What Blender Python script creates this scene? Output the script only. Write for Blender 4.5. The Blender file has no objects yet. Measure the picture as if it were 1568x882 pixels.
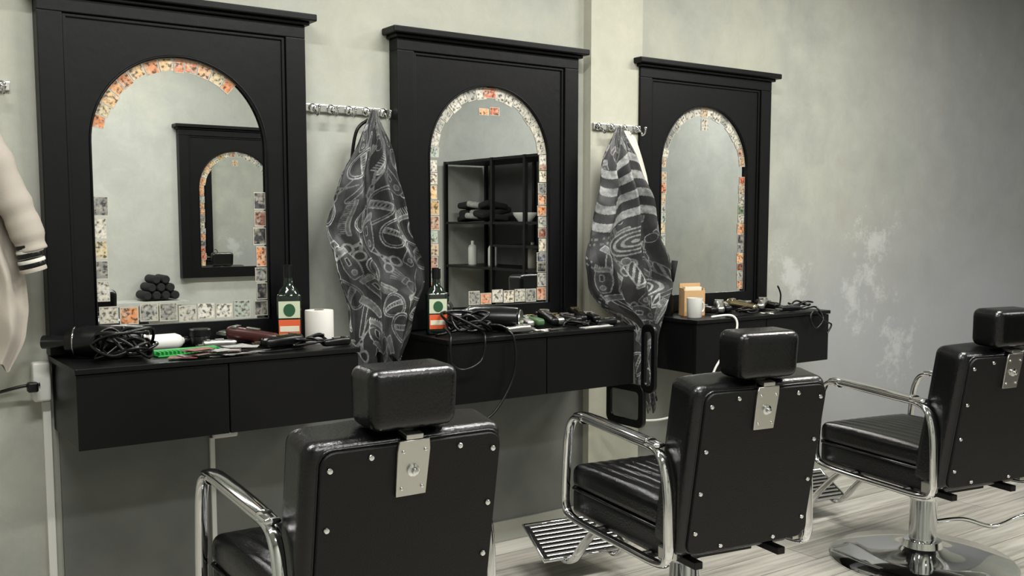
import bpy, bmesh, math, random
import numpy as np
from mathutils import Vector, Matrix
random.seed(7)
S=bpy.context.scene
try:
    S.view_settings.view_transform='Standard'
except Exception: pass
C=S.collection

# ---------------------------------------------------------------- materials
def srgb(h):
    h=h.lstrip('#'); o=[]
    for i in (0,2,4):
        c=int(h[i:i+2],16)/255
        o.append(c/12.92 if c<=0.04045 else ((c+0.055)/1.055)**2.4)
    return (o[0],o[1],o[2],1)
M={}
def mat(name,col='#808080',rough=.5,metal=0,bump=0,bscale=60,var=0,vscale=8,spec=.5,coat=0,emit=None,estr=0,trans=0):
    if name in M: return M[name]
    m=bpy.data.materials.new(name); m.use_nodes=True
    nt=m.node_tree; b=nt.nodes['Principled BSDF']
    c=srgb(col) if isinstance(col,str) else col
    b.inputs['Base Color'].default_value=c
    b.inputs['Roughness'].default_value=rough
    b.inputs['Metallic'].default_value=metal
    b.inputs['Specular IOR Level'].default_value=spec
    b.inputs['Coat Weight'].default_value=coat
    b.inputs['Transmission Weight'].default_value=trans
    if emit:
        b.inputs['Emission Color'].default_value=srgb(emit); b.inputs['Emission Strength'].default_value=estr
    tc=nt.nodes.new('ShaderNodeTexCoord')
    if var:
        n=nt.nodes.new('ShaderNodeTexNoise'); n.inputs['Scale'].default_value=vscale; n.inputs['Detail'].default_value=6
        nt.links.new(tc.outputs['Object'],n.inputs['Vector'])
        r=nt.nodes.new('ShaderNodeValToRGB')
        r.color_ramp.elements[0].position=.3; r.color_ramp.elements[1].position=.7
        r.color_ramp.elements[0].color=(c[0]*(1-var),c[1]*(1-var),c[2]*(1-var),1)
        r.color_ramp.elements[1].color=(min(1,c[0]*(1+var)),min(1,c[1]*(1+var)),min(1,c[2]*(1+var)),1)
        nt.links.new(n.outputs['Fac'],r.inputs['Fac']); nt.links.new(r.outputs['Color'],b.inputs['Base Color'])
    if bump:
        n=nt.nodes.new('ShaderNodeTexNoise'); n.inputs['Scale'].default_value=bscale; n.inputs['Detail'].default_value=5
        nt.links.new(tc.outputs['Object'],n.inputs['Vector'])
        bp=nt.nodes.new('ShaderNodeBump'); bp.inputs['Strength'].default_value=bump; bp.inputs['Distance'].default_value=.004
        nt.links.new(n.outputs['Fac'],bp.inputs['Height']); nt.links.new(bp.outputs['Normal'],b.inputs['Normal'])
    M[name]=m; return m
def N(nt,t,**k):
    n=nt.nodes.new(t)
    for a,v in k.items(): setattr(n,a,v)
    return n
def math_(nt,op,a,b=None,clamp=False):
    n=nt.nodes.new('ShaderNodeMath'); n.operation=op; n.use_clamp=clamp
    for i,v in enumerate((a,b)):
        if v is None: continue
        if isinstance(v,(int,float)): n.inputs[i].default_value=v
        else: nt.links.new(v,n.inputs[i])
    return n.outputs[0]
def ramp(nt,fac,stops):
    r=nt.nodes.new('ShaderNodeValToRGB'); e=r.color_ramp.elements
    while len(e)<len(stops): e.new(.5)
    for i,(p,c) in enumerate(stops):
        e[i].position=p; e[i].color=srgb(c) if isinstance(c,str) else (c,c,c,1)
    nt.links.new(fac,r.inputs['Fac']); return r.outputs['Color']
def mixc(nt,fac,a,b,mode='MIX'):
    n=nt.nodes.new('ShaderNodeMix'); n.data_type='RGBA'; n.blend_type=mode
    for s,v in ((0,fac),(6,a),(7,b)):
        if isinstance(v,str): n.inputs[s].default_value=srgb(v)
        elif isinstance(v,(int,float)): n.inputs[s].default_value=v if s==0 else (v,v,v,1)
        else: nt.links.new(v,n.inputs[s])
    return n.outputs[2]

def wall_material(name='plaster_wall',tones=('#949690','#a3a59b','#adad9f'),cool=True):
    m=mat(name,'#a9ab9f',.75)
    nt=m.node_tree; b=nt.nodes['Principled BSDF']; tc=N(nt,'ShaderNodeTexCoord')
    P=tc.outputs['Object']
    n1=N(nt,'ShaderNodeTexNoise'); n1.inputs['Scale'].default_value=1.3; n1.inputs['Detail'].default_value=6; n1.inputs['Roughness'].default_value=.62
    nt.links.new(P,n1.inputs['Vector'])
    col=ramp(nt,n1.outputs['Fac'],[(.33,tones[0]),(.5,tones[1]),(.66,tones[2])])
    n2=N(nt,'ShaderNodeTexNoise'); n2.inputs['Scale'].default_value=6; n2.inputs['Detail'].default_value=9; n2.inputs['Roughness'].default_value=.72; n2.inputs['Distortion'].default_value=.4
    nt.links.new(P,n2.inputs['Vector'])
    sm_=ramp(nt,n2.outputs['Fac'],[(.32,.86),(.68,1.0)])
    col=mixc(nt,1.0,col,sm_,'MULTIPLY')
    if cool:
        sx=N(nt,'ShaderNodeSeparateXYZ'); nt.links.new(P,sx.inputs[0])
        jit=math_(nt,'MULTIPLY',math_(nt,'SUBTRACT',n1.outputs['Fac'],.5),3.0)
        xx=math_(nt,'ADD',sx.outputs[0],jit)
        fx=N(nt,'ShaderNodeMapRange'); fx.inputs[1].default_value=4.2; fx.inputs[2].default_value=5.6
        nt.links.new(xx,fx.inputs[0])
        col=mixc(nt,math_(nt,'MULTIPLY',fx.outputs[0],.85),col,mixc(nt,1.0,'#8a8b8e',sm_,'MULTIPLY'))  # cooler grey towards the right, partly the light's tint painted into the plaster
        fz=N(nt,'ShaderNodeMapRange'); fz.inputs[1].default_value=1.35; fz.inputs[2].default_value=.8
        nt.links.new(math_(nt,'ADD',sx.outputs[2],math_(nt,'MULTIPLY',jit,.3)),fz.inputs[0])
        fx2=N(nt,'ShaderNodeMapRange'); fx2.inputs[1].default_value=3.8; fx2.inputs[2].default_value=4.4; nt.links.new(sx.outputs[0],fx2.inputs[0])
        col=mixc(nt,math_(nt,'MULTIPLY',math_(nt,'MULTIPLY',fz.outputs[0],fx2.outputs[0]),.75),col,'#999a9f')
        n3=N(nt,'ShaderNodeTexNoise'); n3.inputs['Scale'].default_value=6; n3.inputs['Detail'].default_value=10; n3.inputs['Roughness'].default_value=.75
        nt.links.new(P,n3.inputs['Vector'])
        pm=None
        for cpos,rad in (((4.62,0,.98),.42),((4.95,0,.62),.4),((4.05,0,1.05),.3),((4.75,0,1.2),.3)):
            v=N(nt,'ShaderNodeVectorMath',operation='DISTANCE'); v.inputs[1].default_value=cpos
            nt.links.new(P,v.inputs[0])
            near=N(nt,'ShaderNodeMapRange'); near.inputs[1].default_value=rad; near.inputs[2].default_value=.05
            nt.links.new(v.outputs['Value'],near.inputs[0])
            s=math_(nt,'ADD',n3.outputs['Fac'],math_(nt,'MULTIPLY',near.outputs[0],.2))
            pm=s if pm is None else math_(nt,'MAXIMUM',pm,s)
        pm=ramp(nt,pm,[(.64,0.0),(.74,.45)])
        col=mixc(nt,pm,col,'#c4c5c5')
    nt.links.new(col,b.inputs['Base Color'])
    bp=N(nt,'ShaderNodeBump'); bp.inputs['Strength'].default_value=.2; bp.inputs['Distance'].default_value=.01
    nt.links.new(n2.outputs['Fac'],bp.inputs['Height']); nt.links.new(bp.outputs['Normal'],b.inputs['Normal'])
    return m
def floor_material():
    m=mat('wood_plank_floor','#b5b1a8',.4)
    nt=m.node_tree; b=nt.nodes['Principled BSDF']; tc=N(nt,'ShaderNodeTexCoord')
    br=N(nt,'ShaderNodeTexBrick'); br.offset=.37
    nt.links.new(tc.outputs['Object'],br.inputs['Vector'])
    br.inputs['Scale'].default_value=1; br.inputs['Brick Width'].default_value=1.2; br.inputs['Row Height'].default_value=.15
    br.inputs['Mortar Size'].default_value=.002; br.inputs['Color1'].default_value=srgb('#b5b2a8'); br.inputs['Color2'].default_value=srgb('#9f9b91'); br.inputs['Mortar'].default_value=srgb('#6a665d')
    mp=N(nt,'ShaderNodeMapping'); mp.inputs['Scale'].default_value=(1.2,22,1); nt.links.new(tc.outputs['Object'],mp.inputs['Vector'])
    n=N(nt,'ShaderNodeTexNoise'); n.inputs['Scale'].default_value=2; n.inputs['Detail'].default_value=8; nt.links.new(mp.outputs[0],n.inputs['Vector'])
    g=ramp(nt,n.outputs['Fac'],[(.32,.6),(.6,1.0)])
    nt.links.new(mixc(nt,1.0,br.outputs['Color'],g,'MULTIPLY'),b.inputs['Base Color'])
    return m
def print_material(name):
    m=mat(name,'#202022',.55)
    nt=m.node_tree; b=nt.nodes['Principled BSDF']
    at=N(nt,'ShaderNodeAttribute'); at.attribute_name='Print'
    tc=N(nt,'ShaderNodeTexCoord')
    f=N(nt,'ShaderNodeTexNoise'); f.inputs['Scale'].default_value=60; f.inputs['Detail'].default_value=4; nt.links.new(tc.outputs['Object'],f.inputs['Vector'])
    fr=ramp(nt,f.outputs['Fac'],[(.38,.55),(.6,1.)])
    tot=mixc(nt,1.0,at.outputs['Color'],fr,'MULTIPLY')
    f2=N(nt,'ShaderNodeTexNoise'); f2.inputs['Scale'].default_value=9; nt.links.new(tc.outputs['Object'],f2.inputs['Vector'])
    tot=mixc(nt,1.0,tot,ramp(nt,f2.outputs['Fac'],[(.35,.45),(.6,1.)]),'MULTIPLY')
    nt.links.new(mixc(nt,tot,'#131315','#b4b5b3'),b.inputs['Base Color'])
    return m
def sticker_material():
    m=mat('printed_sticker','#ffffff',.5)
    nt=m.node_tree; b=nt.nodes['Principled BSDF']
    at=N(nt,'ShaderNodeAttribute'); at.attribute_name='Col'
    tc=N(nt,'ShaderNodeTexCoord')
    v=N(nt,'ShaderNodeTexNoise'); v.inputs['Scale'].default_value=95; v.inputs['Detail'].default_value=4; nt.links.new(tc.outputs['Object'],v.inputs['Vector'])
    r=ramp(nt,v.outputs['Fac'],[(.38,.15),(.46,.7),(.6,1.0)])
    v2=N(nt,'ShaderNodeTexNoise'); v2.inputs['Scale'].default_value=42; nt.links.new(tc.outputs['Object'],v2.inputs['Vector'])
    t=ramp(nt,v2.outputs['Fac'],[(.46,0.),(.62,.45)])
    uv=N(nt,'ShaderNodeSeparateXYZ'); nt.links.new(tc.outputs['UV'],uv.inputs[0])
    du=math_(nt,'ABSOLUTE',math_(nt,'SUBTRACT',uv.outputs[0],.5)); dv=math_(nt,'ABSOLUTE',math_(nt,'SUBTRACT',uv.outputs[1],.5))
    mx=math_(nt,'MAXIMUM',du,dv); edge=math_(nt,'GREATER_THAN',mx,.445)
    col=mixc(nt,1.0,mixc(nt,t,at.outputs['Color'],'#c2bba8'),r,'MULTIPLY')
    nt.links.new(mixc(nt,edge,col,'#aeaa9d'),b.inputs['Base Color'])
    return m

BLK=mat('black_painted_wood','#08080a',.4,bump=.12,bscale=35,var=.25,vscale=5,spec=.2)
DESK=mat('black_desk_laminate','#080809',.42,bump=.08,bscale=50,spec=.22)
LEA=mat('black_leather','#060607',.25,bump=.25,bscale=160,spec=.5)
VIN=mat('black_vinyl_panel','#0d0d0e',.5,bump=.3,bscale=220,spec=.28)
CHR=mat('chrome','#dfe0e1',.07,1)
STL=mat('brushed_steel','#c4c3be',.3,1,bump=.05)
BMET=mat('black_metal','#0a0a0b',.4,.4)
PLA=mat('black_plastic','#070708',.3,spec=.4)
GLS=mat('mirror_glass','#ebedeb',.005,1)
WHT=mat('white_plastic','#d0d0ca',.4)
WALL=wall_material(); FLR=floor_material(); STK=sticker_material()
PIL=wall_material('cream_plaster',('#aaa99c','#b2b1a2','#b8b6a7'),False)
CEIL=mat('ceiling_paint','#b8b8b4',.9,var=.04)
CAPM=print_material('printed_cape_cloth')
CLO=mat('light_grey_cloth','#a39b90',.85,bump=.12,bscale=300,var=.05)
TOW=mat('white_towel_cloth','#cfcdc2',.9,bump=.3,bscale=250)
BCL=mat('black_towel_cloth','#151517',.9,bump=.5,bscale=250)

# ---------------------------------------------------------------- mesh helpers
def finish(name,me,m,parent=None,smooth=False,loc=None,rot=None):
    o=bpy.data.objects.new(name,me); C.objects.link(o)
    if m: me.materials.append(m)
    if smooth: me.polygons.foreach_set('use_smooth',[True]*len(me.polygons))
    if parent: o.parent=parent
    if loc: o.location=loc
    if rot: o.rotation_euler=rot
    return o
def empty(name,loc=(0,0,0),rot=(0,0,0)):
    e=bpy.data.objects.new(name,None); e.empty_display_size=.1; e.location=loc; e.rotation_euler=rot; C.objects.link(e); return e
def box(name,x0,x1,y0,y1,z0,z1,m,parent=None,bev=0,loc=None,rot=None):
    bm=bmesh.new(); bmesh.ops.create_cube(bm,size=1)
    for v in bm.verts:
        v.co=Vector(((x0+x1)/2+v.co.x*(x1-x0),(y0+y1)/2+v.co.y*(y1-y0),(z0+z1)/2+v.co.z*(z1-z0)))
    if bev: bmesh.ops.bevel(bm,geom=list(bm.edges),offset=bev,segments=2,affect='EDGES',profile=.6)
    me=bpy.data.meshes.new(name); bm.to_mesh(me); bm.free()
    return finish(name,me,m,parent,False,loc,rot)
def rbox(name,sx,sy,sz,r,m,parent=None,loc=None,rot=None,deform=None,s=3,k=6):
    n=2*s+k; bm=bmesh.new(); bmesh.ops.create_cube(bm,size=2)
    bmesh.ops.subdivide_edges(bm,edges=list(bm.edges),cuts=n-1,use_grid_fill=True)
    h=(sx/2,sy/2,sz/2); rr=min(r,min(h)*.999)
    for v in bm.verts:
        p=[];q=[]
        for a in range(3):
            i=round((v.co[a]+1)/2*n); inn=h[a]-rr
            if i<=s: c=-h[a]+rr*i/s
            elif i>=n-s: c=h[a]-rr*(n-i)/s
            else: c=-inn+2*inn*(i-s)/k
            p.append(c); q.append(max(-inn,min(inn,c)))
        P=Vector(p);Q=Vector(q);D=P-Q
        if D.length>1e-7: P=Q+D.normalized()*rr
        v.co=P
    if deform:
        for v in bm.verts: v.co=Vector(deform(v.co.copy()))
    me=bpy.data.meshes.new(name); bm.to_mesh(me); bm.free()
    return finish(name,me,m,parent,True,loc,rot)
def catmull(pts,n=8,cyc=False):
    P=[Vector(p) for p in pts]; L=len(P); out=[]
    rng=L if cyc else L-1
    for i in range(rng):
        if cyc: a,b,c,d=P[(i-1)%L],P[i],P[(i+1)%L],P[(i+2)%L]
        else: a,b,c,d=P[max(i-1,0)],P[i],P[i+1],P[min(i+2,L-1)]
        for j in range(n):
            t=j/n
            out.append(.5*((2*b)+(-a+c)*t+(2*a-5*b+4*c-d)*t*t+(-a+3*b-3*c+d)*t**3))
    if not cyc: out.append(P[-1])
    return out
def tube(name,pts,r,m,parent=None,cyc=False,smooth=8,seg=10,ref=None,r2=None,radf=None):
    P=catmull(pts,smooth,cyc) if smooth>1 else [Vector(p) for p in pts]
    L=len(P); bm=bmesh.new(); rings=[]; prev=None
    for i,p in enumerate(P):
        if cyc: t=P[(i+1)%L]-P[(i-1)%L]
        else: t=P[min(i+1,L-1)]-P[max(i-1,0)]
        if t.length<1e-9: t=Vector((0,0,1))
        t.normalize()
        if ref: u=Vector(ref)
        else: u=prev if prev else (Vector((0,0,1)) if abs(t.z)<.9 else Vector((1,0,0)))
        u=(u-t*u.dot(t))
        if u.length<1e-6: u=t.orthogonal()
        u.normalize(); prev=u; w=t.cross(u)
        f=radf(i/(L-1)) if radf else 1
        rings.append([bm.verts.new(p+(u*math.cos(a)*r+w*math.sin(a)*(r2 or r))*f) for a in [2*math.pi*k/seg for k in range(seg)]])
    for i in range(L if cyc else L-1):
        A=rings[i];B=rings[(i+1)%L]
        for k in range(seg): bm.faces.new((A[k],A[(k+1)%seg],B[(k+1)%seg],B[k]))
    if not cyc:
        bm.faces.new(rings[0][::-1]); bm.faces.new(rings[-1])
    bmesh.ops.recalc_face_normals(bm,faces=bm.faces)
    me=bpy.data.meshes.new(name); bm.to_mesh(me); bm.free()
    return finish(name,me,m,parent,True)
def lathe(name,prof,m,parent=None,seg=40,loc=None,rot=None,sx=1,sy=1,smooth=True):
    bm=bmesh.new(); R=[]
    for r,z in prof:
        R.append([bm.verts.new((max(r,1e-4)*math.cos(2*math.pi*k/seg)*sx,max(r,1e-4)*math.sin(2*math.pi*k/seg)*sy,z)) for k in range(seg)])
    for i in range(len(R)-1):
        for k in range(seg): bm.faces.new((R[i][k],R[i][(k+1)%seg],R[i+1][(k+1)%seg],R[i+1][k]))
    bm.faces.new(R[0][::-1]); bm.faces.new(R[-1])
    bmesh.ops.recalc_face_normals(bm,faces=bm.faces)
    me=bpy.data.meshes.new(name); bm.to_mesh(me); bm.free()
    o=finish(name,me,m,parent,smooth,loc,rot)
    if smooth:
        try: me.set_sharp_from_angle(angle=math.radians(40))
        except Exception: pass
    return o
def plate(name,outlines,y0,y1,m,parent=None,loc=None,rot=None,bev=0):
    """extruded 2D outline (x,z), with holes, between y0 and y1"""
    cu=bpy.data.curves.new(name+'_c','CURVE'); cu.dimensions='2D'; cu.fill_mode='BOTH'
    cu.extrude=abs(y1-y0)/2-bev; cu.bevel_depth=bev; cu.bevel_resolution=1
    for ol in outlines:
        sp=cu.splines.new('POLY'); sp.points.add(len(ol)-1)
        for i,(x,z) in enumerate(ol): sp.points[i].co=(x,z,0,1)
        sp.use_cyclic_u=True
    t=bpy.data.objects.new(name+'_t',cu); C.objects.link(t)
    dg=bpy.context.evaluated_depsgraph_get(); me=bpy.data.meshes.new_from_object(t.evaluated_get(dg))
    bpy.data.objects.remove(t); bpy.data.curves.remove(cu)
    for v in me.vertices: v.co=Vector((v.co.x,-v.co.z+(y0+y1)/2,v.co.y))
    me.name=name; me.materials.clear()
    return finish(name,me,m,parent,False,loc,rot)
def rrect(w,h,r,n=5,cx=0,cz=0):
    o=[]
    for sx,sz,a0 in ((1,1,0),(-1,1,90),(-1,-1,180),(1,-1,270)):
        for i in range(n+1):
            a=math.radians(a0+90*i/n); o.append((cx+sx*(w/2-r)+r*math.cos(a),cz+sz*(h/2-r)+r*math.sin(a)))
    return o

# ---------------------------------------------------------------- room
X0,X1,YB,H=-1.6,6.7,-4.08,2.9
box('floor',X0,X1,YB,0,-.1,0,FLR)
box('ceiling',X0,X1,YB,0,H,H+.1,CEIL)
box('wall_back',X0-.1,X1+.1,0,.12,0,H,WALL)
WF=wall_material('plaster_wall_plain',('#a6a8a2','#b0b2aa','#b8b8ac'),False)
box('wall_front',X0-.1,X1+.1,YB-.12,YB,0,H,WF)
box('wall_left',X0-.12,X0,YB,0,0,H,WF)
box('wall_right',X1,X1+.12,YB,0,0,H,WF)
box('wall_back_pilaster',2.70,2.985,-.05,0,.0,H,PIL)
LOW=mat('lower_wall_grey_paint_shaded','#646662',.6,var=.2,vscale=4)  # grey lower wall paint, its colour also darkened to deepen the desk shadow
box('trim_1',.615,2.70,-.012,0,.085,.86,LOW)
box('trim_2',2.985,3.9,-.012,0,.085,.86,mat('lower_wall_grey_paint_light','#7e8079',.6,var=.15,vscale=4))
BSB=mat('baseboard_paint','#98998f',.5)
box('baseboard_back',X0,2.70,-.022,0,0,.085,BSB,bev=.003)
box('baseboard_right',2.985,X1,-.022,0,0,.085,BSB,bev=.003)

# ---------------------------------------------------------------- mirrors
def arch(r,zc,zb,n=36):
    o=[(r,zb)]
    o+=[(r*math.cos(math.pi*i/n),zc+r*math.sin(math.pi*i/n)) for i in range(n+1)]
    o.append((-r,zb)); return o
PAL_W=['#ccc7b9','#bdb8a9','#b0ada2','#d3cfc4','#95958e','#7e7e7a','#bba283','#a2ada0','#c4c0b4']
PAL_O=['#d08a5a','#dba372','#c06f50','#dcb586','#cd8560','#c9b892','#bc9a66','#d3c9b4','#a9806a']
PAL_G=['#7a7a78','#45464a','#a0a098','#5f6470','#a8957e','#303134','#64765c','#84503f']
def stickers(parent,quads,name='sticker_border'):
    bm=bmesh.new(); cl=bm.loops.layers.float_color.new('Col'); ul=bm.loops.layers.uv.new('UVMap')
    for q,c in quads:
        vs=[bm.verts.new((x,-.0335-random.random()*.0006,z)) for x,z in q]
        f=bm.faces.new(vs)
        for l,uv in zip(f.loops,((0,0),(1,0),(1,1),(0,1))):
            l[cl]=srgb(c); l[ul].uv=uv
    me=bpy.data.meshes.new(name); bm.to_mesh(me); bm.free()
    for p in me.polygons:
        if p.normal.y>0: p.flip()
    return finish(name,me,STK,parent)
R0,ZC,ZB=.281,1.545,.975
def mirror(loc,rotz,kind):
    e=empty('arched_wall_mirror',loc,(0,0,rotz))
    W=.42; zb,zt=.9,1.966
    plate('frame_panel',[[(-W+.06,zb),(W-.06,zb),(W-.06,zt-.03),(-W+.06,zt-.03)],arch(R0,ZC,ZB)],-.048,-.026,BLK,e)
    box('frame_backing',-W+.01,W-.01,-.026,-.001,zb,zt-.01,BLK,e)
    for s,nm in ((-1,'left'),(1,'right')):
        a,b=sorted((s*W,s*(W-.07)))
        box('frame_stile_'+nm,a,b,-.062,0,zb,zt-.043,BLK,e,bev=.003)
        a,b=sorted((s*(W-.07),s*(W-.082)))
        box('inner_bead_'+nm,a,b,-.054,-.03,zb,zt-.05,BLK,e,bev=.003)
    box('frame_top_rail',-W,W,-.062,0,zt-.043,zt,BLK,e,bev=.003)
    box('inner_bead_top',-W+.07,W-.07,-.054,-.03,zt-.055,zt-.043,BLK,e,bev=.003)
    box('crown_lower',-W-.012,W+.012,-.076,0,zt,zt+.012,BLK,e,bev=.003)
    box('crown_upper',-W-.03,W+.03,-.098,0,zt+.012,zt+.036,BLK,e,bev=.005)
    plate('mirror_glass',[arch(R0+.004,ZC,ZB-.004)],-.032,-.028,GLS,e)
    tr=[(R0*math.cos(math.pi*i/40),ZC+R0*math.sin(math.pi*i/40)) for i in range(41)]
    tube('arch_bead',[(R0,-.048,ZB)]+[(x,-.048,z) for x,z in tr]+[(-R0,-.048,ZB)],.004,BLK,e,smooth=1,seg=6)
    bw=.045; Q=[]
    def arc(a0,a1,n,pal):
        t=a0; st=(a1-a0)/n
        while (a1-t)*(1 if st>0 else -1)>abs(st)*.4:
            d=st*random.uniform(.75,1.2)
            t0=math.radians(t); t1=math.radians(t+d*.96); t+=d
            ro=R0-.003; ri=R0-bw-random.uniform(-.007,.006)
            Q.append(([(ro*math.cos(t0),ZC+ro*math.sin(t0)),(ro*math.cos(t1),ZC+ro*math.sin(t1)),(ri*math.cos(t1),ZC+ri*math.sin(t1)),(ri*math.cos(t0),ZC+ri*math.sin(t0))],random.choice(pal)))
    def col(side,z0,z1,n,pal):
        st=(z1-z0)/n; a=z0
        while z1-a>st*.4:
            d=st*random.uniform(.75,1.2); b=min(z1,a+d*.94); w=bw+random.uniform(-.006,.006)
            xo=side*(R0-.004); xi=side*(R0-w)
            Q.append(([(xo,a),(xi,a),(xi,b),(xo,b)],random.choice(pal))); a+=d
    def row(x0,x1,z,h,n,pal):
        for i in range(n):
            a=x0+(x1-x0)*i/n; b=x0+(x1-x0)*(i+.93)/n; j=random.uniform(-.004,.004); hh=h*random.uniform(.85,1.1)
            Q.append(([(a,z+j),(b,z+j),(b,z+hh+j),(a,z+hh+j)],random.choice(pal)))
    if kind==1:
        arc(170,48,12,PAL_O); col(-1,1.055,1.39,5,PAL_O+PAL_W); col(1,.985,1.42,7,PAL_G+PAL_O[:1])
        row(-.27,.22,.982,.055,8,PAL_W+PAL_O[:1])
    elif kind==2:
        arc(180,98,7,PAL_W+PAL_G[:3]); arc(98,84,1,PAL_O[2:3]); arc(84,0,8,PAL_W+PAL_G[:2]); col(-1,.985,ZC-.01,11,PAL_O+PAL_W); col(1,.985,ZC-.01,11,PAL_O+PAL_G)
        row(-.1,.23,.982,.05,6,PAL_W+PAL_O); row(-.05,.05,1.715,.03,2,PAL_O[1:])
    else:
        arc(180,90,8,PAL_W+PAL_G[:2]); arc(90,0,8,PAL_O+PAL_W); col(-1,1.1,ZC-.01,9,PAL_W+PAL_O); col(1,.985,ZC-.01,12,PAL_O[:3]+PAL_G+PAL_W[:3])
        row(-.02,.03,1.72,.05,1,PAL_W)
    stickers(e,Q)
    return e
mirror((1.01,0,0),0,1); mirror((2.205,0,0),0,2); mirror((3.385,0,0),0,3)
mirror((2.64,YB,0),math.pi,3)

# ---------------------------------------------------------------- desks
def desk(cx):
    e=empty('wall_mounted_desk',(cx,0,0)); w=.4325
    box('cabinet_body',-w+.004,w-.004,-.347,-.013,.668,.879,DESK,e)
    box('desk_top',-w-.004,w+.004,-.372,-.003,.879,.895,DESK,e,bev=.002)
    for s,nm in ((-1,'left'),(1,'right')):
        a,b=sorted((s*.002,s*w)); box('drawer_front_'+nm,a,b,-.365,-.347,.663,.876,DESK,e,bev=.0015)
    return e
desk(1.03);desk(2.236);desk(3.45)
ZD=.895

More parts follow.
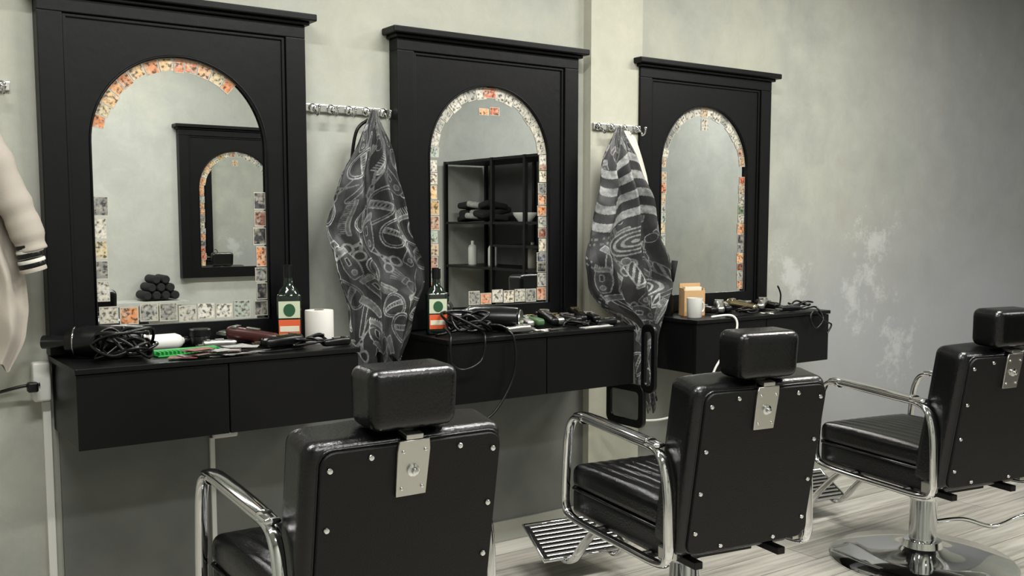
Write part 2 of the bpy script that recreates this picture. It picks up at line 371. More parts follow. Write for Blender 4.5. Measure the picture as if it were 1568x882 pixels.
# ---------------------------------------------------------------- barber chair
def chair(loc,deg):
    e=empty('barber_chair',loc,(0,0,-math.radians(deg)))
    lathe('base_disc',[(.34,0),(.342,.008),(.33,.018),(.2,.034),(.1,.048),(.075,.06),(.07,.085),(.055,.09)],CHR,e,seg=64)
    lathe('hydraulic_column',[(.05,.06),(.05,.24),(.053,.245),(.053,.262),(.036,.265),(.036,.325)],CHR,e)
    tube('pump_lever',[(.045,-.01,.15),(.12,-.08,.17),(.2,-.15,.15),(.27,-.2,.19),(.33,-.235,.2)],.008,CHR,e)
    tube('lever_grip',[(.29,-.213,.195),(.345,-.245,.2)],.013,PLA,e,smooth=1)
    box('seat_mount_plate',-.13,.13,-.16,.16,.308,.322,BMET,e,bev=.003)
    for s in (-1,1):
        nm='left' if s<0 else 'right'
        box('under_frame_rail_'+nm,s*.15-.014,s*.15+.014,-.27,.27,.32,.342,BMET,e,bev=.003)
        tube('cross_tube_'+nm,[(-.245,s*.13,.335),(.245,s*.13,.335)],.012,BMET,e,smooth=1)
    def seatdef(v):
        if v.z>.02:
            f=max(0,1-(v.x/.22)**4)*max(0,1-(v.y/.26)**4)
            v.z+=.014*f+.005*f*math.cos(v.x*2*math.pi/.04+1.2*math.sin(v.y*8))
        return v
    rbox('seat_cushion',.455,.56,.085,.03,LEA,e,loc=(0,.055,.462),deform=seatdef,k=50)
    rbox('seat_base',.45,.55,.095,.02,LEA,e,loc=(0,.055,.382))
    tube('seat_piping',[(-.226,-.19,.425),(-.226,.315,.425),(-.21,.334,.425),(.21,.334,.425),(.226,.315,.425),(.226,-.19,.425)],.005,LEA,e,smooth=1,seg=8)
    b=bpy.data.objects.new('backrest',None); b.empty_display_size=.05; C.objects.link(b); b.parent=e
    b.location=(.004,-.275,.356); b.rotation_euler=(math.radians(10),0,0)
    L=.507
    def backdef(v):
        if v.y>.03: v.y+=.014*max(0,1-(v.x/.21)**2)
        return v
    rbox('back_cushion',.47,.13,L,.03,LEA,b,loc=(0,.074,L/2),deform=backdef,k=14)
    plate('rear_panel',[rrect(.42,L-.035,.03,cx=.008,cz=L/2)],-.001,.02,VIN,b,bev=.002)
    tube('rear_piping',[(x+.008,.011,z) for x,z in rrect(.428,L-.027,.032,cz=L/2)],.004,LEA,b,cyc=True,smooth=1,seg=6)
    def screw(x,z,i,par=b,y=-.002,r=.0072):
        lathe('screw_%d'%i,[(r,0),(r,.001),(r*.75,.0035),(r*.2,.0045)],CHR,par,seg=14,loc=(x,y,z),rot=(math.pi/2,0,0))
    k=0
    for x,z in [(-.185,.455),(.2,.455),(-.185,.325),(.2,.325),(-.185,.2),(.2,.2),(-.185,.08),(.2,.08),(-.095,.472),(.115,.472),(-.09,.03),(.1,.03)]:
        k+=1; screw(x,z,k)
    plate('headrest_bracket_plate',[[(-.034,.378),(.034,.378),(.037,.478),(.034,.5),(-.034,.5),(-.037,.478)]],-.009,-.001,STL,b,bev=.0015)
    for i,(x,z) in enumerate([(-.024,.395),(.024,.395),(-.026,.478),(.026,.478)]): screw(x,z,30+i,y=-.009,r=.004)
    lathe('clamp_knob',[(.014,0),(.014,.004),(.008,.006),(.007,.014),(.002,.016)],CHR,b,seg=20,loc=(0,-.009,.435),rot=(math.pi/2,0,0))
    box('headrest_post',-.016,.016,.03,.04,.48,.55,STL,b,bev=.002)
    box('headrest_post_clip',-.02,.02,-.008,.034,.503,.514,STL,b,bev=.002)
    def hd(v):
        v.x*=1+.03*(v.z/.07); return v
    rbox('headrest_cushion',.205,.12,.132,.026,LEA,b,loc=(.003,.06,.579),rot=(math.radians(-8),0,0),deform=hd)
    for s in (-1,1):
        x=s*.253; nm='left' if s<0 else 'right'
        pts=[(x,-.262,.365),(x,-.265,.45),(x,-.258,.56),(x,-.235,.635),(x,-.19,.664),(x,-.08,.67),(x,.06,.676),(x,.2,.68),(x,.262,.67),(x,.297,.62),(x,.31,.53),(x,.318,.43),(x,.315,.37),(x,.28,.342),(x,.15,.335),(x,-.05,.335),(x,-.22,.338)]
        tube('arm_frame_'+nm,pts,.0165,CHR,e,cyc=True,smooth=5,seg=14,ref=(1,0,0),r2=.011)
        tube('armrest_top_'+nm,[(x,-.22,.678),(x,-.1,.684),(x,.06,.69),(x,.19,.694),(x,.24,.688)],.024,CHR,e,seg=16,ref=(1,0,0),r2=.009,radf=lambda t:.8+.2*math.sin(math.pi*t))
        for q,yy in enumerate((-.17,.2)):
            lathe('armrest_clip_%s_%d'%(nm,q),[(.02,-.008),(.022,0),(.02,.008)],CHR,e,seg=16,loc=(x,yy,.678),rot=(math.pi/2,0,0),sy=.7)
        box('back_hinge_'+nm,min(s*.21,s*.25),max(s*.21,s*.25),-.25,-.21,.35,.39,STL,e,bev=.004)
    for s in (-1,1):
        nm='left' if s<0 else 'right'; x=s*.1
        tube('footrest_arm_'+nm,[(x,.2,.325),(x,.32,.29),(x,.44,.19),(x,.54,.085),(x,.6,.085)],.024,CHR,e,seg=12,ref=(1,0,0),r2=.008)
    fr=bpy.data.objects.new('footrest',None); fr.empty_display_size=.05; C.objects.link(fr); fr.parent=e
    fr.location=(-.02,.575,.09); fr.rotation_euler=(math.radians(27),0,0)
    box('footplate',-.17,.17,0,.18,-.006,.004,BMET,fr,bev=.002)
    for i in range(8): box('foot_ridge_%d'%i,-.16,.16,.012+i*.021,.022+i*.021,.004,.011,STL,fr,bev=.002)
    tube('footplate_rim',[(-.175,0,0),(-.175,.185,0),(.175,.185,0),(.175,0,0)],.008,CHR,fr,smooth=1,cyc=True)
    return e
def chair_at(bx,by,deg):
    a=math.radians(deg); d=.365
    return chair((bx+d*math.sin(a),by+d*math.cos(a),0),deg)
chair_at(1.018,-1.505,2)
chair_at(2.158,-1.476,9)
chair_at(3.405,-1.50,10)

# ---------------------------------------------------------------- cloth
def sdbox(x,y,hx,hy,r=.003):
    qx=np.abs(x)-hx+r; qy=np.abs(y)-hy+r
    return np.hypot(np.maximum(qx,0),np.maximum(qy,0))+np.minimum(np.maximum(qx,qy),0)-r
def sdseg(x,y,ax,ay,bx,by):
    dx,dy=bx-ax,by-ay; t=np.clip(((x-ax)*dx+(y-ay)*dy)/(dx*dx+dy*dy),0,1)
    return np.hypot(x-ax-t*dx,y-ay-t*dy)
def shade(o,sd,line=.9,fill=.25,w=.0012):
    o=np.where(sd<0,np.maximum(o,0)*0+fill*.7,o); return np.where(np.abs(sd)<w,line,o)
def mo_clipper(x,y):
    o=np.full(x.shape,-1.); w=.016+.004*np.cos(y*60)
    o=shade(o,sdbox(x/(w/.018),y+.004,.018,.034,.008),.95,.22)
    o=shade(o,sdbox(x,y-.034,.017,.006,.001),.9,.75)
    o=np.where((sdbox(x,y-.042,.017,.003,.0)<0)&(np.sin(x*1400)>0),.9,o)
    o=shade(o,sdbox(x,y-.008,.005,.010,.003),.95,.05); o=shade(o,np.hypot(x,y+.022)-.007,.9,.5); return o
def mo_scissors(x,y):
    o=np.full(x.shape,-1.)
    for s in (-1,1):
        d=sdseg(x,y,s*.012,.045,-s*.006,-.012); o=np.where(d<.0034*(1.1-np.clip(y/.05,0,.8)),.85,o)
        d=np.hypot((x+s*.013)*1.0,(y+.028)*.8); o=np.where(np.abs(d-.0105)<.0022,.95,o)
    return np.where(np.hypot(x,y-.002)<.003,.05,o)
def mo_comb(x,y):
    o=np.full(x.shape,-1.); o=np.where((sdbox(x,y,.011,.043,.001)<0)&(np.sin(y*1250)>.2),.7,o)
    return shade(o,sdbox(x+.009,y,.004,.045,.002),.9,.6)
def mo_razor(x,y):
    o=np.full(x.shape,-1.); o=shade(o,sdbox(x-.010,y+.012,.006,.036,.005),.95,.1)
    c,s=math.cos(.5),math.sin(.5); X=x*c+(y-.025)*s; Y=-x*s+(y-.025)*c
    return shade(o,sdbox(X,Y,.030,.008,.002),.9,.5)
def mo_brush(x,y):
    o=np.full(x.shape,-1.); t=np.clip((y-.006)/.034,0,1)
    o=np.where((np.abs(x)<.009+.009*t)&(y>.006)&(y<.038)&(np.sin(x/(.009+.009*t)*14)>-.1),.7,o)
    o=shade(o,sdbox(x,y,.011,.006,.002),.95,.3); o=shade(o,np.hypot(x*1.5,y+.024)-.019,.95,.12); return o
def mo_badge(x,y):
    o=np.full(x.shape,-1.); d=np.hypot(x,y*.72)
    o=shade(o,d-.031,.95,.08); o=np.where(np.abs(d-.026)<.0009,.7,o)
    o=shade(o,sdbox(x,y,.024,.0075,.002),.9,.6)
    return np.where((sdbox(x,y,.019,.0035)<0)&(np.sin(x*900)>-.1),.02,o)
def mo_pole(x,y):
    o=np.full(x.shape,-1.); b=sdbox(x,y,.012,.032,.002)
    o=np.where(b<0,np.where(np.sin((x+y*.7)*380)>.2,.8,.05),o); o=np.where(np.abs(b)<.0012,.95,o)
    o=shade(o,np.hypot(x,y-.039)-.010,.95,.4); return shade(o,sdbox(x,y+.037,.014,.004,.001),.95,.5)
def mo_text(x,y):
    o=np.full(x.shape,-1.); r=np.floor(y/.014)
    return np.where((np.abs(x)<.032)&(np.abs(y)<.014)&(np.abs((y/.014)%1-.5)<.22)&(np.sin(x*420+r*2.3)+.5*np.sin(x*1010+r)>.1),.6,o)
MOT=[mo_clipper,mo_scissors,mo_badge,mo_razor,mo_brush,mo_badge,mo_pole,mo_comb,mo_text,mo_clipper]
def barber_print(U,V,seed,bands):
    rd=random.Random(seed); out=np.zeros(U.shape); sp=.088; last=-1
    out[:]=.04
    for j in range(int(1.3/sp)):
        for i in range(-1,8):
            cx=(i+.5*(j%2))*sp+rd.uniform(-.014,.014); cy=j*sp+rd.uniform(-.014,.014)
            k=rd.randrange(len(MOT)); a=rd.uniform(-1.1,1.1); sc=rd.uniform(1.1,1.6)
            if k==last: k=(k+3)%len(MOT)
            last=k; tone=rd.choice([1,1,.75,.5])
            m=(np.abs(U-cx)<.09)&(np.abs(V-cy)<.09)
            if not m.any(): continue
            x=(U[m]-cx)/sc; y=(V[m]-cy)/sc
            X=x*math.cos(a)+y*math.sin(a); Y=-x*math.sin(a)+y*math.cos(a)
            v=MOT[k](X,-Y); o=out[m]; out[m]=np.where(v>=0,v*tone,o)
    if bands:
        z=V+.03*np.sin(U*11)+.03*U
        m=(z>.14)&(z<.40); out=np.where(m,np.where(np.sin(z*2*math.pi/.072+.4*np.sin(U*31))>.1,.75,.04),out)
        d=np.hypot((U-.2)*.75,(V-.47)*1.5); out=np.where(d<.085,np.where(np.sin(d*260)>.3,.8,.1),out)
        d=np.hypot((U-.12)*.7,(V-.68)*1.4); out=np.where(d<.06,np.where(np.sin(d*300)>.3,.8,.1),out)
    return out
def tri(x): return 1-2*np.abs((x/math.pi)%2-1)
def sm(x):
    t=tri(x); return np.sign(t)*(1-(1-np.abs(t))**1.4)
def cloth(name,rows,y0,dep,m,parent=None,ph=0,hem=.02,obj='cloth_body',crease=.022,nf=3.2,edge=.006,pat=None,width=.42,nu=160,nv=110):
    zt,zb=rows[0][0],rows[-1][0]
    z=np.linspace(zt,zb,nv+1)[:,None]; v=(zt-z)/(zt-zb)
    zr=np.array([r[0] for r in rows])[::-1]
    zz0=z[:,0]; xl=np.interp(zz0,zr,np.array([r[1] for r in rows])[::-1]); xr=np.interp(zz0,zr,np.array([r[2] for r in rows])[::-1])
    K=max(3,nv//22)|1; ker=np.ones(K)/K
    pad=lambda a:np.convolve(np.pad(a,K//2,mode='edge'),ker,'valid')
    xl=pad(xl)[:,None]; xr=pad(xr)[:,None]
    gw=np.minimum(1,v*5)
    xl=xl+edge*gw*(np.sin(z*14+ph)+.5*np.sin(z*33+ph*3)); xr=xr+edge*gw*(np.sin(z*13+ph*2)+.5*np.sin(z*29))
    c=(xl+xr)/2; w=(xr-xl)/2; ww=.35+.65*np.minimum(1,w/.15)
    a=(2*math.pi*np.arange(nu)/nu)[None,:]; ca=np.cos(a); sa=np.sin(a)
    q=ca+.10*np.sin(z*5+ph)+.035*np.sin(z*13+ca*3)
    fold=sm(q*math.pi*nf+ph)*(.8+.2*np.sin(z*5+ca*3))+.4*sm(q*math.pi*nf*2.1+z*3+ph*2)*(.6+.4*np.sin(z*9+ph+ca*4))
    # swags of slack cloth sagging between the folds
    bag=np.sin(np.clip(v,0,1)*math.pi)**.7
    diag=.34*sm(ca*3.2+z*26+ph)*bag*np.clip(.45+np.sin(z*7+ca*2.5+ph),0,1)+.2*sm(-ca*5+z*37+2*ph)*bag*np.clip(np.sin(z*9-ca*3),0,1)
    X=c+w*ca+0*z
    # cloth bunches sideways into the folds as well as outwards
    X=X-.010*gw*np.minimum(1,w/.12)*np.cos(q*math.pi*nf+ph)*np.clip(sa,0,1)
    Y=y0-dep*sa*ww-crease*ww*gw*(fold+diag)*np.where(sa>0,1,.3)*np.minimum(1,np.abs(sa)*2.5)
    Y=np.minimum(Y,-.004)
    Z=z+hem*v**5*(1.1*sm(q*math.pi*nf+ph+1.2)+.4*np.sin(ca*11))+.006*gw*np.sin(ca*9)*(1-v)
    co=np.stack([X,Y,Z],-1).reshape(-1,3)
    J,I=np.meshgrid(np.arange(nv),np.arange(nu),indexing='ij'); K2=(I+1)%nu
    F=np.stack([J*nu+I,(J+1)*nu+I,(J+1)*nu+K2,J*nu+K2],-1).reshape(-1,4)
    me=bpy.data.meshes.new(name); me.from_pydata(co.tolist(),[],F.tolist()+[list(range(nu))]); me.update()
    if pat is not None:
        U=(1-ca)/2*width+0*z+.015*np.sin(z*9); V=(zt-z)+0*ca+.02*np.sin(ca*3)
        P=barber_print(U,V,pat[0],pat[1]).reshape(-1)
        at=me.attributes.new('Print','FLOAT_COLOR','POINT')
        at.data.foreach_set('color',np.stack([P,P,P,np.ones_like(P)],-1).reshape(-1).astype(np.float32))
    o=finish(obj if parent else name,me,m,parent,True)
    return o
cape1=[(1.69,1.64,1.66),(1.66,1.63,1.672),(1.583,1.59,1.705),(1.489,1.53,1.735),(1.396,1.485,1.77),(1.279,1.472,1.80),(1.162,1.50,1.835),(1.069,1.52,1.84),(.975,1.53,1.80),(.882,1.56,1.785),(.80,1.62,1.755)]
e=empty('barber_cape'); cloth('c',cape1,-.135,.024,CAPM,e,hem=.035,crease=.032,nf=2.3,pat=(4,False),width=.44,nu=620,nv=420,edge=.009)
tube('neck_tie',[(1.64,-.11,1.66),(1.6,-.1,1.62),(1.585,-.09,1.52),(1.59,-.09,1.45)],.006,PLA,e)
cape2=[(1.69,2.75,2.78),(1.66,2.735,2.80),(1.58,2.69,2.86),(1.414,2.65,2.93),(1.275,2.615,2.98),(1.136,2.604,3.04),(1.025,2.61,3.06),(.94,2.69,3.0),(.88,2.80,2.99),(.803,2.86,2.99),(.692,2.87,2.99),(.52,2.90,2.99)]
e=empty('barber_cape'); cloth('c',cape2,-.155,.024,CAPM,e,ph=1.3,hem=.03,crease=.03,nf=2.7,pat=(11,True),width=.46,nu=620,nv=460,edge=.009)
cloth('hanging_towel',[(1.685,2.82,2.87),(1.66,2.81,2.91),(1.5,2.84,2.98),(1.35,2.88,3.015),(1.2,2.90,3.04),(1.1,2.93,3.05),(1.06,2.95,3.04)],-.095,.018,TOW,ph=2,crease=.014,nf=2.0,edge=.003)
# jacket
e=empty('striped_cuff_jacket')
cloth('j',[(1.66,.35,.43),(1.6,.31,.455),(1.45,.26,.49),(1.2,.25,.52),(1.05,.26,.53),(.97,.28,.515),(.89,.33,.47)],-.09,.045,CLO,e,ph=.5,hem=.02,obj='jacket_body',crease=.03,nf=1.8,edge=.004)
tube('sleeve',[(.41,-.12,1.62),(.45,-.14,1.5),(.487,-.145,1.38),(.52,-.145,1.29),(.538,-.145,1.22)],.042,CLO,e,seg=24,radf=lambda t:.7+.42*math.sin(t*2.5)+.05*math.sin(t*26)+.03*math.sin(t*47))
for i,(t,mm,hh) in enumerate([(1.25,CLO,.01),(1.238,PLA,.012),(1.224,TOW,.010),(1.212,PLA,.014),(1.196,TOW,.010),(1.184,PLA,.012),(1.17,CLO,.012)]):
    lathe('cuff_band_%d'%i,[(.037,0),(.038,hh*.5),(.037,hh),(.02,hh)],mm,e,seg=24,loc=(.53+(1.245-t)*.13,-.145,t-.01),rot=(0,-.25,0))
tube('collar',[(.34,-.08,1.64),(.36,-.16,1.62),(.40,-.165,1.63),(.435,-.09,1.65)],.018,CLO,e)
tube('zip_edge',[(.34,-.165,1.6),(.32,-.185,1.3),(.33,-.18,1.0)],.005,STL,e)

# hook rails
def hooks(x0,x1,z,n,y=0):
    e=empty('coat_hook_rail')
    box('rail_plate',x0,x1,y-.012,y,z-.014,z+.014,STL,e,bev=.003)
    for i in range(n):
        x=x0+.025+(x1-x0-.05)*i/(n-1)
        lathe('rosette_%d'%i,[(.016,0),(.014,.006),(.006,.01)],CHR,e,seg=16,loc=(x,y-.012,z),rot=(math.pi/2,0,0))
        tube('hook_%d'%i,[(x,y-.018,z),(x,y-.04,z-.012),(x,y-.05,z-.03),(x,y-.065,z-.022),(x,y-.07,z-.004)],.0035,CHR,e)
        lathe('hook_ball_%d'%i,[(.001,-.006),(.0045,-.004),(.006,0),(.0045,.004),(.001,.006)],CHR,e,seg=12,loc=(x,y-.07,z))
hooks(1.45,1.775,1.70,5); hooks(2.705,2.97,1.70,4,-.05); hooks(.2,.52,1.70,4)

# ---------------------------------------------------------------- desk items
GRN=mat('dark_green_glass','#0c1a12',.1,spec=.8); ORG=mat('orange_label','#c9552e',.6); LBL=mat('cream_label','#d0c9b3',.6)
def bottle(x,y,s=1,rz=0):
    e=empty('liqueur_bottle',(x,y,ZD),(0,0,rz)); e.scale=(s,s,s*1.1)
    rbox('glass_body',.066,.046,.125,.008,GRN,e,loc=(0,0,.0625))
    lathe('neck',[(.031,.12),(.024,.135),(.014,.145),(.0125,.172)],GRN,e,seg=24,sy=.75)
    lathe('cap',[(.0145,.165),(.0145,.195),(.012,.197)],PLA,e,seg=24)
    box('label_upper',-.029,.029,-.0245,-.0232,.064,.106,mat('pale_green_label','#b4bca2',.6),e)
    box('label_lower',-.029,.029,-.0245,-.0232,.018,.06,ORG,e)
    lathe('stag_emblem',[(.016,0),(.016,.001)],mat('emblem_green','#1c4a2c',.5),e,seg=20,loc=(0,-.0245,.084),rot=(math.pi/2,0,0))
    box('label_strip',-.026,.026,-.0252,-.0245,.03,.044,LBL,e)
bottle(1.33,-.115,1.22,-.35); bottle(1.868,-.185,1.12,-.3)
def dryer(x,y,rz,sc=1.2,name='hair_dryer'):
    e=empty(name,(x,y,ZD+.038*sc+.001),(0,0,rz)); e.scale=(sc,sc,sc)
    lathe('barrel',[(.024,-.10),(.034,-.095),(.037,-.05),(.037,.03),(.033,.06),(.025,.075)],PLA,e,seg=32,rot=(0,math.pi/2,0))
    lathe('nozzle',[(.026,.07),(.024,.085),(.026,.125),(.022,.125)],PLA,e,seg=32,rot=(0,math.pi/2,0),sx=.6)
    lathe('rear_grille',[(.028,-.104),(.028,-.1),(.02,-.1)],STL,e,seg=32,rot=(0,math.pi/2,0))
    tube('chrome_ring',[(.055,.034*math.cos(a),.034*math.sin(a)) for a in [i*math.pi/12 for i in range(24)]],.0018,CHR,e,cyc=True,smooth=1,seg=6)
    tube('handle',[(-.03,-.02,-.008),(-.035,-.06,-.016),(-.045,-.1,-.018),(-.055,-.135,-.018)],.018,PLA,e,ref=(0,0,1),r2=.015)
    box('switch',-.035,-.025,-.09,-.06,.0,.006,STL,e,bev=.001)
    return e
dryer(.715,-.15,2.7,1.3); dryer(2.075,-.21,2.3,1.25)
def cable(name,pts,r,m,parent=None): return tube(name,pts,r,m,parent,smooth=10,seg=6)
def coil(name,cx,cy,n,rad,m=PLA,z=ZD,r=.0042,seed=1,hh=.03,tail=None):
    rd=random.Random(seed); pts=[]
    for i in range(n):
        a=i*2*math.pi/5.3; rr=rad*(.6+.5*rd.random())
        pts.append((cx+rr*1.3*math.cos(a),cy+rr*math.sin(a),z+.006+hh*rd.random()))
    if tail: pts+=tail
    return cable(name,pts,r,m)
coil('dryer_power_cable',.75,-.28,34,.065,seed=3,hh=.09,r=.005)
coil('dryer_power_cable',1.93,-.28,30,.075,seed=5,hh=.08,r=.005,tail=[(2.02,-.3,.93),(2.06,-.375,.91),(2.075,-.39,.85),(2.07,-.39,.76),(2.03,-.39,.68),(1.98,-.385,.62),(1.93,-.38,.6),(1.9,-.38,.62)])
cable('clipper_power_cable',[(1.83,-.3,.93),(1.81,-.375,.91),(1.80,-.39,.86),(1.81,-.39,.81),(1.86,-.39,.79),(1.93,-.39,.82),(1.95,-.38,.9),(1.97,-.3,.92)],.0045,PLA)
coil('clipper_power_cable',1.33,-.29,16,.05,seed=8,hh=.035)
coil('clipper_power_cable',3.77,-.29,16,.055,seed=9,hh=.04,tail=[(3.80,-.36,.91),(3.81,-.39,.86),(3.76,-.39,.82),(3.72,-.39,.86),(3.75,-.385,.9),(3.82,-.39,.85),(3.87,-.39,.83),(3.84,-.39,.79)])
coil('clipper_power_cable',2.42,-.31,14,.05,seed=12,hh=.03)
coil('clipper_power_cable',3.4,-.3,14,.045,seed=14,hh=.025)
def clipper(x,y,rz,body=PLA,blade=STL,s=1,name='hair_clipper',tilt=0):
    e=empty(name,(x,y,ZD+abs(math.sin(tilt))*.09*s),(0,tilt,rz)); e.scale=(s,s,s*1.15)
    def df(v):
        t=(v.x+.08)/.16; v.y*=.75+.35*t+.12*math.cos(t*6); v.z*=.8+.25*t; return v
    rbox('body',.16,.042,.034,.014,body,e,loc=(0,0,.02),deform=df)
    box('blade',.074,.098,-.022,.022,.012,.022,blade,e,bev=.001)
    for i in range(7): box('tooth_%d'%i,.098,.106,-.02+i*.006,-.017+i*.006,.012,.018,blade,e)
    box('switch_plate',-.02,.02,-.008,.008,.036,.040,blade,e,bev=.001)
    box('chrome_trim',.045,.06,-.02,.02,.034,.04,blade,e,bev=.001)
    return e
def comb(x,y,rz,m):
    e=empty('hair_comb',(x,y,ZD+.001),(0,0,rz))
    box('spine',-.08,.08,.008,.02,0,.004,m,e,bev=.001)
    for i in range(26): box('tooth_%d'%i,-.078+i*.006,-.0755+i*.006,-.014,.009,.001,.003,m,e)
def scissors(x,y,rz):
    e=empty('hair_scissors',(x,y,ZD+.003),(0,0,rz))
    for s in (-1,1):
        tube('blade_%d'%(s+1),[(0,0,.002+s*.001),(.05,s*.006,.002+s*.001),(.1,s*.01,.002+s*.001)],.004,STL,e,r2=.0012,ref=(0,1,0),radf=lambda t:1-.8*t)
        tube('shank_%d'%(s+1),[(0,0,.003),(-.03,-s*.008,.003),(-.05,-s*.014,.003)],.003,STL,e)
        tube('finger_ring_%d'%(s+1),[(-.062+.013*math.cos(a),-s*.019+.013*math.sin(a),.003) for a in [k*math.pi/5 for k in range(10)]],.0025,STL,e,cyc=True,smooth=3)
    lathe('pivot_screw',[(.005,.003),(.005,.006),(.002,.007)],CHR,e,seg=14)
RED=mat('dark_red_plastic','#3d1b19',.35); GR=mat('green_plastic','#25903e',.45); GOLD=mat('champagne_metal','#b3a684',.25,1)
clipper(1.185,-.15,2.4,RED,tilt=-.12,s=1.1); clipper(1.25,-.25,.4,PLA,GOLD); clipper(1.26,-.19,2.9,PLA,GOLD,.8); clipper(1.08,-.14,3.0,STL,STL,.7)
clipper(1.41,-.31,.3,PLA,STL,.7); comb(1.22,-.33,.2,PLA); scissors(1.10,-.32,.2); comb(1.10,-.11,.1,WHT)
OLV=mat('olive_plastic','#3c5a38',.4)
for i in range(8):
    clipper(2.21+i*.055,-.17-.02*(i%2),1.15+.3*random.random(),[PLA,STL,OLV,PLA,STL,PLA,PLA,PLA][i],STL if i%2 else GOLD,.95,tilt=-.15 if i%3==0 else 0)
clipper(2.57,-.31,.2,PLA,STL,.7); scissors(2.28,-.33,.3); comb(2.5,-.34,.1,WHT); clipper(2.13,-.33,.1,STL,STL,.7)
for i in range(7):
    clipper(3.26+i*.07,-.17-.03*(i%2),.5+.5*random.random()+(.9 if i%3==0 else 0),[PLA,STL,PLA,GOLD,PLA,STL,PLA][i],STL,.95,tilt=-.12 if i%2 else 0)
clipper(3.58,-.09,.1,STL,STL,.7); clipper(3.66,-.32,2.9,PLA,STL,.7); comb(3.3,-.34,.2,BMET); scissors(3.52,-.33,.4)
e=empty('comb_tray',(.95,-.22,ZD),(0,0,.08))
box('tray_base',-.1,.1,-.03,.03,.001,.006,GR,e,bev=.002)
for i in range(16): box('tooth_%d'%i,-.095+i*.0125,-.09+i*.0125,-.028,.0,.006,.016,GR,e)
box('tray_spine',-.1,.1,.005,.028,.006,.018,GR,e,bev=.002)
PK=mat('pink_card','#8f7672',.6,var=.3,vscale=60); RC=mat('red_card','#74453f',.6,var=.4,vscale=50)
GC=mat('grey_card','#92928e',.6,var=.3,vscale=60)
e=empty('business_card_stack',(0,0,ZD))
for i in range(16):
    x=.90+random.random()*.2; y=-.34+random.random()*.05
    box('card_%d'%i,-.042,.042,-.026,.026,0,.0015,random.choice([PK,RC,GC,PK,GC]),e,loc=(x,y,.001+i*.0017),rot=(0,0,random.uniform(-.5,.5)))
e=empty('neck_paper_roll',(1.415,-.17,ZD),(0,0,.3)); e.scale=(1,1,1.15)
lathe('roll',[(.016,0),(.047,0),(.048,.004),(.048,.092),(.047,.096),(.016,.096),(.016,.09)],mat('white_paper','#d0cec7',.8,bump=.1),e,seg=40)
lathe('roll_core',[(.016,.002),(.016,.098),(.0125,.098),(.0125,.01)],mat('card_core','#77705f',.8),e,seg=24)
def spray(name,x,y,body,rz=0,lying=False,s=1):
    e=empty(name,(x,y,ZD+(.025*s if lying else 0)),(0,math.pi/2 if lying else 0,rz)); e.scale=(s,s,s)
    lathe('bottle',[(.022,0),(.024,.006),(.024,.085),(.018,.1),(.01,.108),(.01,.115)],body,e,seg=28)
    lathe('collar',[(.012,.11),(.012,.125),(.007,.128)],PLA,e,seg=20)
    if not lying:
        tube('trigger_head',[(.012,0,.135),(-.01,0,.137),(-.035,0,.136)],.008,PLA,e,smooth=2)
        tube('trigger',[(-.02,0,.13),(-.03,0,.115),(-.026,0,.098)],.003,PLA,e)
spray('talc_bottle',.86,-.10,WHT,.1,True,1.1); spray('spray_bottle',1.96,-.10,PLA,.3)
e=empty('pomade_jar',(1.03,-.10,ZD)); lathe('jar',[(.03,0),(.033,.004),(.033,.04),(.03,.045)],PLA,e,seg=28); lathe('lid',[(.035,.042),(.035,.062),(.032,.065)],BMET,e,seg=28)
e=empty('brush_cup',(3.075,-.12,ZD))
lathe('cup',[(.03,0),(.034,.005),(.036,.09),(.033,.09),(.031,.008)],PLA,e,seg=28)
for i in range(6):
    a=i*1.05; tube('brush_handle_%d'%i,[(.01*math.cos(a),.01*math.sin(a),.01),(.03*math.cos(a),.03*math.sin(a),.16)],.005,BMET,e,smooth=1)
    tube('brush_head_%d'%i,[(.029*math.cos(a),.029*math.sin(a),.15),(.038*math.cos(a),.038*math.sin(a),.20+.008*i)],.012,BCL,e,smooth=1,radf=lambda t:.6+.6*t)
e=empty('card_holder_box',(3.175,-.18,ZD),(0,0,-.3))
TAN=mat('tan_card','#b8946a',.6)
box('back_panel',-.05,.05,.02,.026,0,.14,TAN,e); box('front_panel',-.05,.05,-.026,-.02,0,.11,TAN,e)
box('side_left',-.05,-.045,-.02,.02,0,.12,TAN,e); box('side_right',.045,.05,-.02,.02,0,.12,TAN,e); box('bottom',-.045,.045,-.02,.02,0,.004,TAN,e)
box('cards',-.04,.04,-.012,.012,.004,.125,LBL,e)
e=empty('white_mug',(3.10,-.27,ZD))
lathe('mug_body',[(.028,0),(.031,.004),(.034,.085),(.031,.085),(.028,.008)],WHT,e,seg=30)
tube('mug_handle',[(.032,0,.065),(.052,0,.06),(.054,0,.03),(.031,0,.018)],.004,WHT,e)
e=empty('gooseneck_lamp',(3.83,-.12,ZD))
lathe('lamp_foot',[(.025,0),(.025,.008),(.006,.012)],PLA,e,seg=24); tube('lamp_neck',[(0,0,.01),(.005,0,.06),(-.015,0,.1),(-.04,-.02,.1)],.004,PLA,e)
cable('white_power_cable',[(3.14,-.33,.9),(3.22,-.372,.905),(3.235,-.39,.86),(3.19,-.39,.78),(3.12,-.385,.7),(3.08,-.37,.62),(3.0,-.3,.5),(2.9,-.2,.46),(2.75,-.12,.5)],.005,WHT)
cable('black_power_cable',[(.0,-.02,.6),(.2,-.03,.72),(.38,-.03,.78),(.5,-.04,.81),(.56,-.05,.815)],.005,PLA)
e=empty('wall_power_socket',(.567,0,.82))
rbox('adapter_body',.05,.045,.12,.008,WHT,e,loc=(0,-.024,0))
rbox('plug',.03,.03,.03,.006,PLA,e,loc=(-.03,-.06,-.01))
box('cable_conduit',.57,.592,-.018,0,.085,.755,WHT)
e=empty('wall_power_socket',(1.13,-.012,.62))
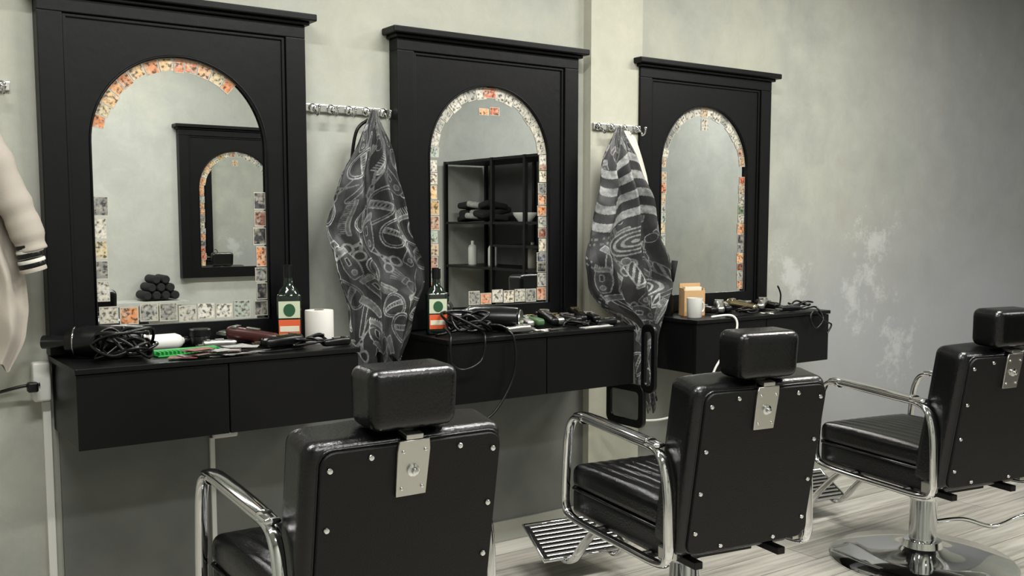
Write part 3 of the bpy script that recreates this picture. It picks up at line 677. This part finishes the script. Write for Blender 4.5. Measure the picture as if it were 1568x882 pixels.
rbox('socket_plate',.085,.02,.085,.006,WHT,e,loc=(0,-.012,0)); rbox('socket_face',.05,.01,.05,.004,GC,e,loc=(0,-.022,0))
box('conduit_drop',-.05,-.035,-.012,0,-.53,-.04,WHT,e)
e=empty('hand_mirror',(2.705,-.36,.6),(0,0,math.radians(-90)))
plate('mirror_frame',[rrect(.22,.17,.03,cx=-.08,cz=-.035),rrect(.17,.12,.02,cx=-.08,cz=-.035)],-.009,.009,PLA,e,bev=.003)
plate('mirror_face',[rrect(.18,.13,.02,cx=-.08,cz=-.035)],-.004,.004,GLS,e)
plate('mirror_handle',[rrect(.075,.27,.03,cx=.055,cz=.165),rrect(.04,.22,.018,cx=.055,cz=.165)],-.008,.008,PLA,e,bev=.003)

# ---------------------------------------------------------------- opposite side (seen in the mirrors)
e=empty('metal_storage_shelf')
ys=[-4.03,-3.33,-2.89,-2.69]
for i,y in enumerate(ys):
    for j,x in enumerate((4.45,4.86)):
        box('upright_%d_%d'%(i,j),x-.014,x+.014,y-.014,y+.014,0,1.81,BMET,e)
for z in (1.8,1.3,.94,.5,.15):
    box('shelf_board_%d'%int(z*100),4.44,4.87,-4.05,-2.67,z-.012,z+.008,BMET,e)
box('shelf_board_half',4.44,4.87,-3.33,-2.67,1.11,1.13,BMET,e)
box('wall_front_partition',4.92,5.02,YB,-2.5,0,1.85,mat('dark_partition','#4a4b4a',.7,var=.1))
e=empty('folded_clothes_pile')
for i in range(9):
    rbox('cloth_%d'%i,.2+.1*random.random(),.16,.05,.02,[BCL,GC,BCL][i%3],e,loc=(4.64,-3.88+.13*(i%3)+.02*random.random(),1.345+.045*(i//3)),rot=(random.uniform(-.2,.2),random.uniform(-.2,.2),random.random()))
AMB=mat('amber_plastic','#8d8a80',.3)
for nm,x,y,z,mm in (('shampoo_bottle',4.6,-3.85,.949,WHT),('shampoo_bottle',4.6,-3.55,.949,WHT),('shampoo_bottle',4.6,-3.0,.949,AMB),('shampoo_bottle',4.6,-2.8,.949,WHT)):
    lathe(nm,[(.035,0),(.038,.01),(.038,.14),(.03,.16),(.014,.17),(.014,.2),(.012,.2)],mm,seg=24,loc=(x,y,z))
lathe('mixing_bowl',[(.05,0),(.09,.05),(.095,.07),(.09,.07),(.05,.01)],WHT,seg=30,loc=(4.6,-3.1,1.309))
e=empty('rolled_towel_pile',(2.02,YB+.13,.76))
k=0
for r,(n,zz) in enumerate(((4,.035),(3,.09),(2,.145))):
    for i in range(n):
        x=(i-(n-1)/2)*.064; k+=1
        lathe('rolled_towel_%d'%k,[(.012,-.1),(.022,-.1),(.03,-.09),(.031,.09),(.024,.1),(.012,.1)],BCL,e,seg=20,loc=(x,0,zz),rot=(math.pi/2,0,0))
e=empty('floating_shelf',(1.95,YB,.755)); box('shelf_plank',-.28,.25,0,.26,-.03,0,WF,e,bev=.003)
for s in (-.2,.2): tube('bracket',[(s,0,-.12),(s,.12,-.04),(s,.22,-.03)],.008,BMET,e)

# ---------------------------------------------------------------- lights
def panel(x,y,w,h,p,col=(1,.995,.965)):
    e=empty('unseen_ceiling_lamp',(x,y,H))
    box('lamp_housing',-w/2-.02,w/2+.02,-h/2-.02,h/2+.02,-.05,0,WHT,e)
    box('lamp_diffuser',-w/2,w/2,-h/2,h/2,-.056,-.05,mat('lamp_diffuser','#ffffff',.5,emit='#fff9ee',estr=5),e)
    l=bpy.data.lights.new('lamp_light','AREA'); l.shape='RECTANGLE'; l.size=w; l.size_y=h; l.energy=p; l.color=col
    o=bpy.data.objects.new('lamp_light',l); C.objects.link(o); o.parent=e; o.location=(0,0,-.06)
panel(.3,-1.5,1.1,.14,50); panel(2.1,-1.5,1.1,.14,60); panel(3.9,-1.5,1.1,.14,66,(1,.975,.9)); panel(1.6,-3.1,1.2,.2,42); panel(5.7,-3.0,1.1,.18,40,(.98,.99,1))  # unseen lamps; the last two are added to brighten walls the mirrors reflect
w=bpy.data.worlds.new('world'); S.world=w; w.use_nodes=True
w.node_tree.nodes['Background'].inputs[0].default_value=(.6,.65,.7,1); w.node_tree.nodes['Background'].inputs[1].default_value=.1

# ---------------------------------------------------------------- camera
cd=bpy.data.cameras.new('camera'); cam=bpy.data.objects.new('camera',cd); C.objects.link(cam)
cam.location=(0,-3.31,1.3); p=5.2
cam.rotation_euler=(math.radians(90-p),0,-math.radians(35.2))
cd.sensor_width=36; cd.lens=36*1534/1568; cd.shift_y=(1534*math.tan(math.radians(p))-100)/1568
cd.clip_start=.02
S.camera=cam
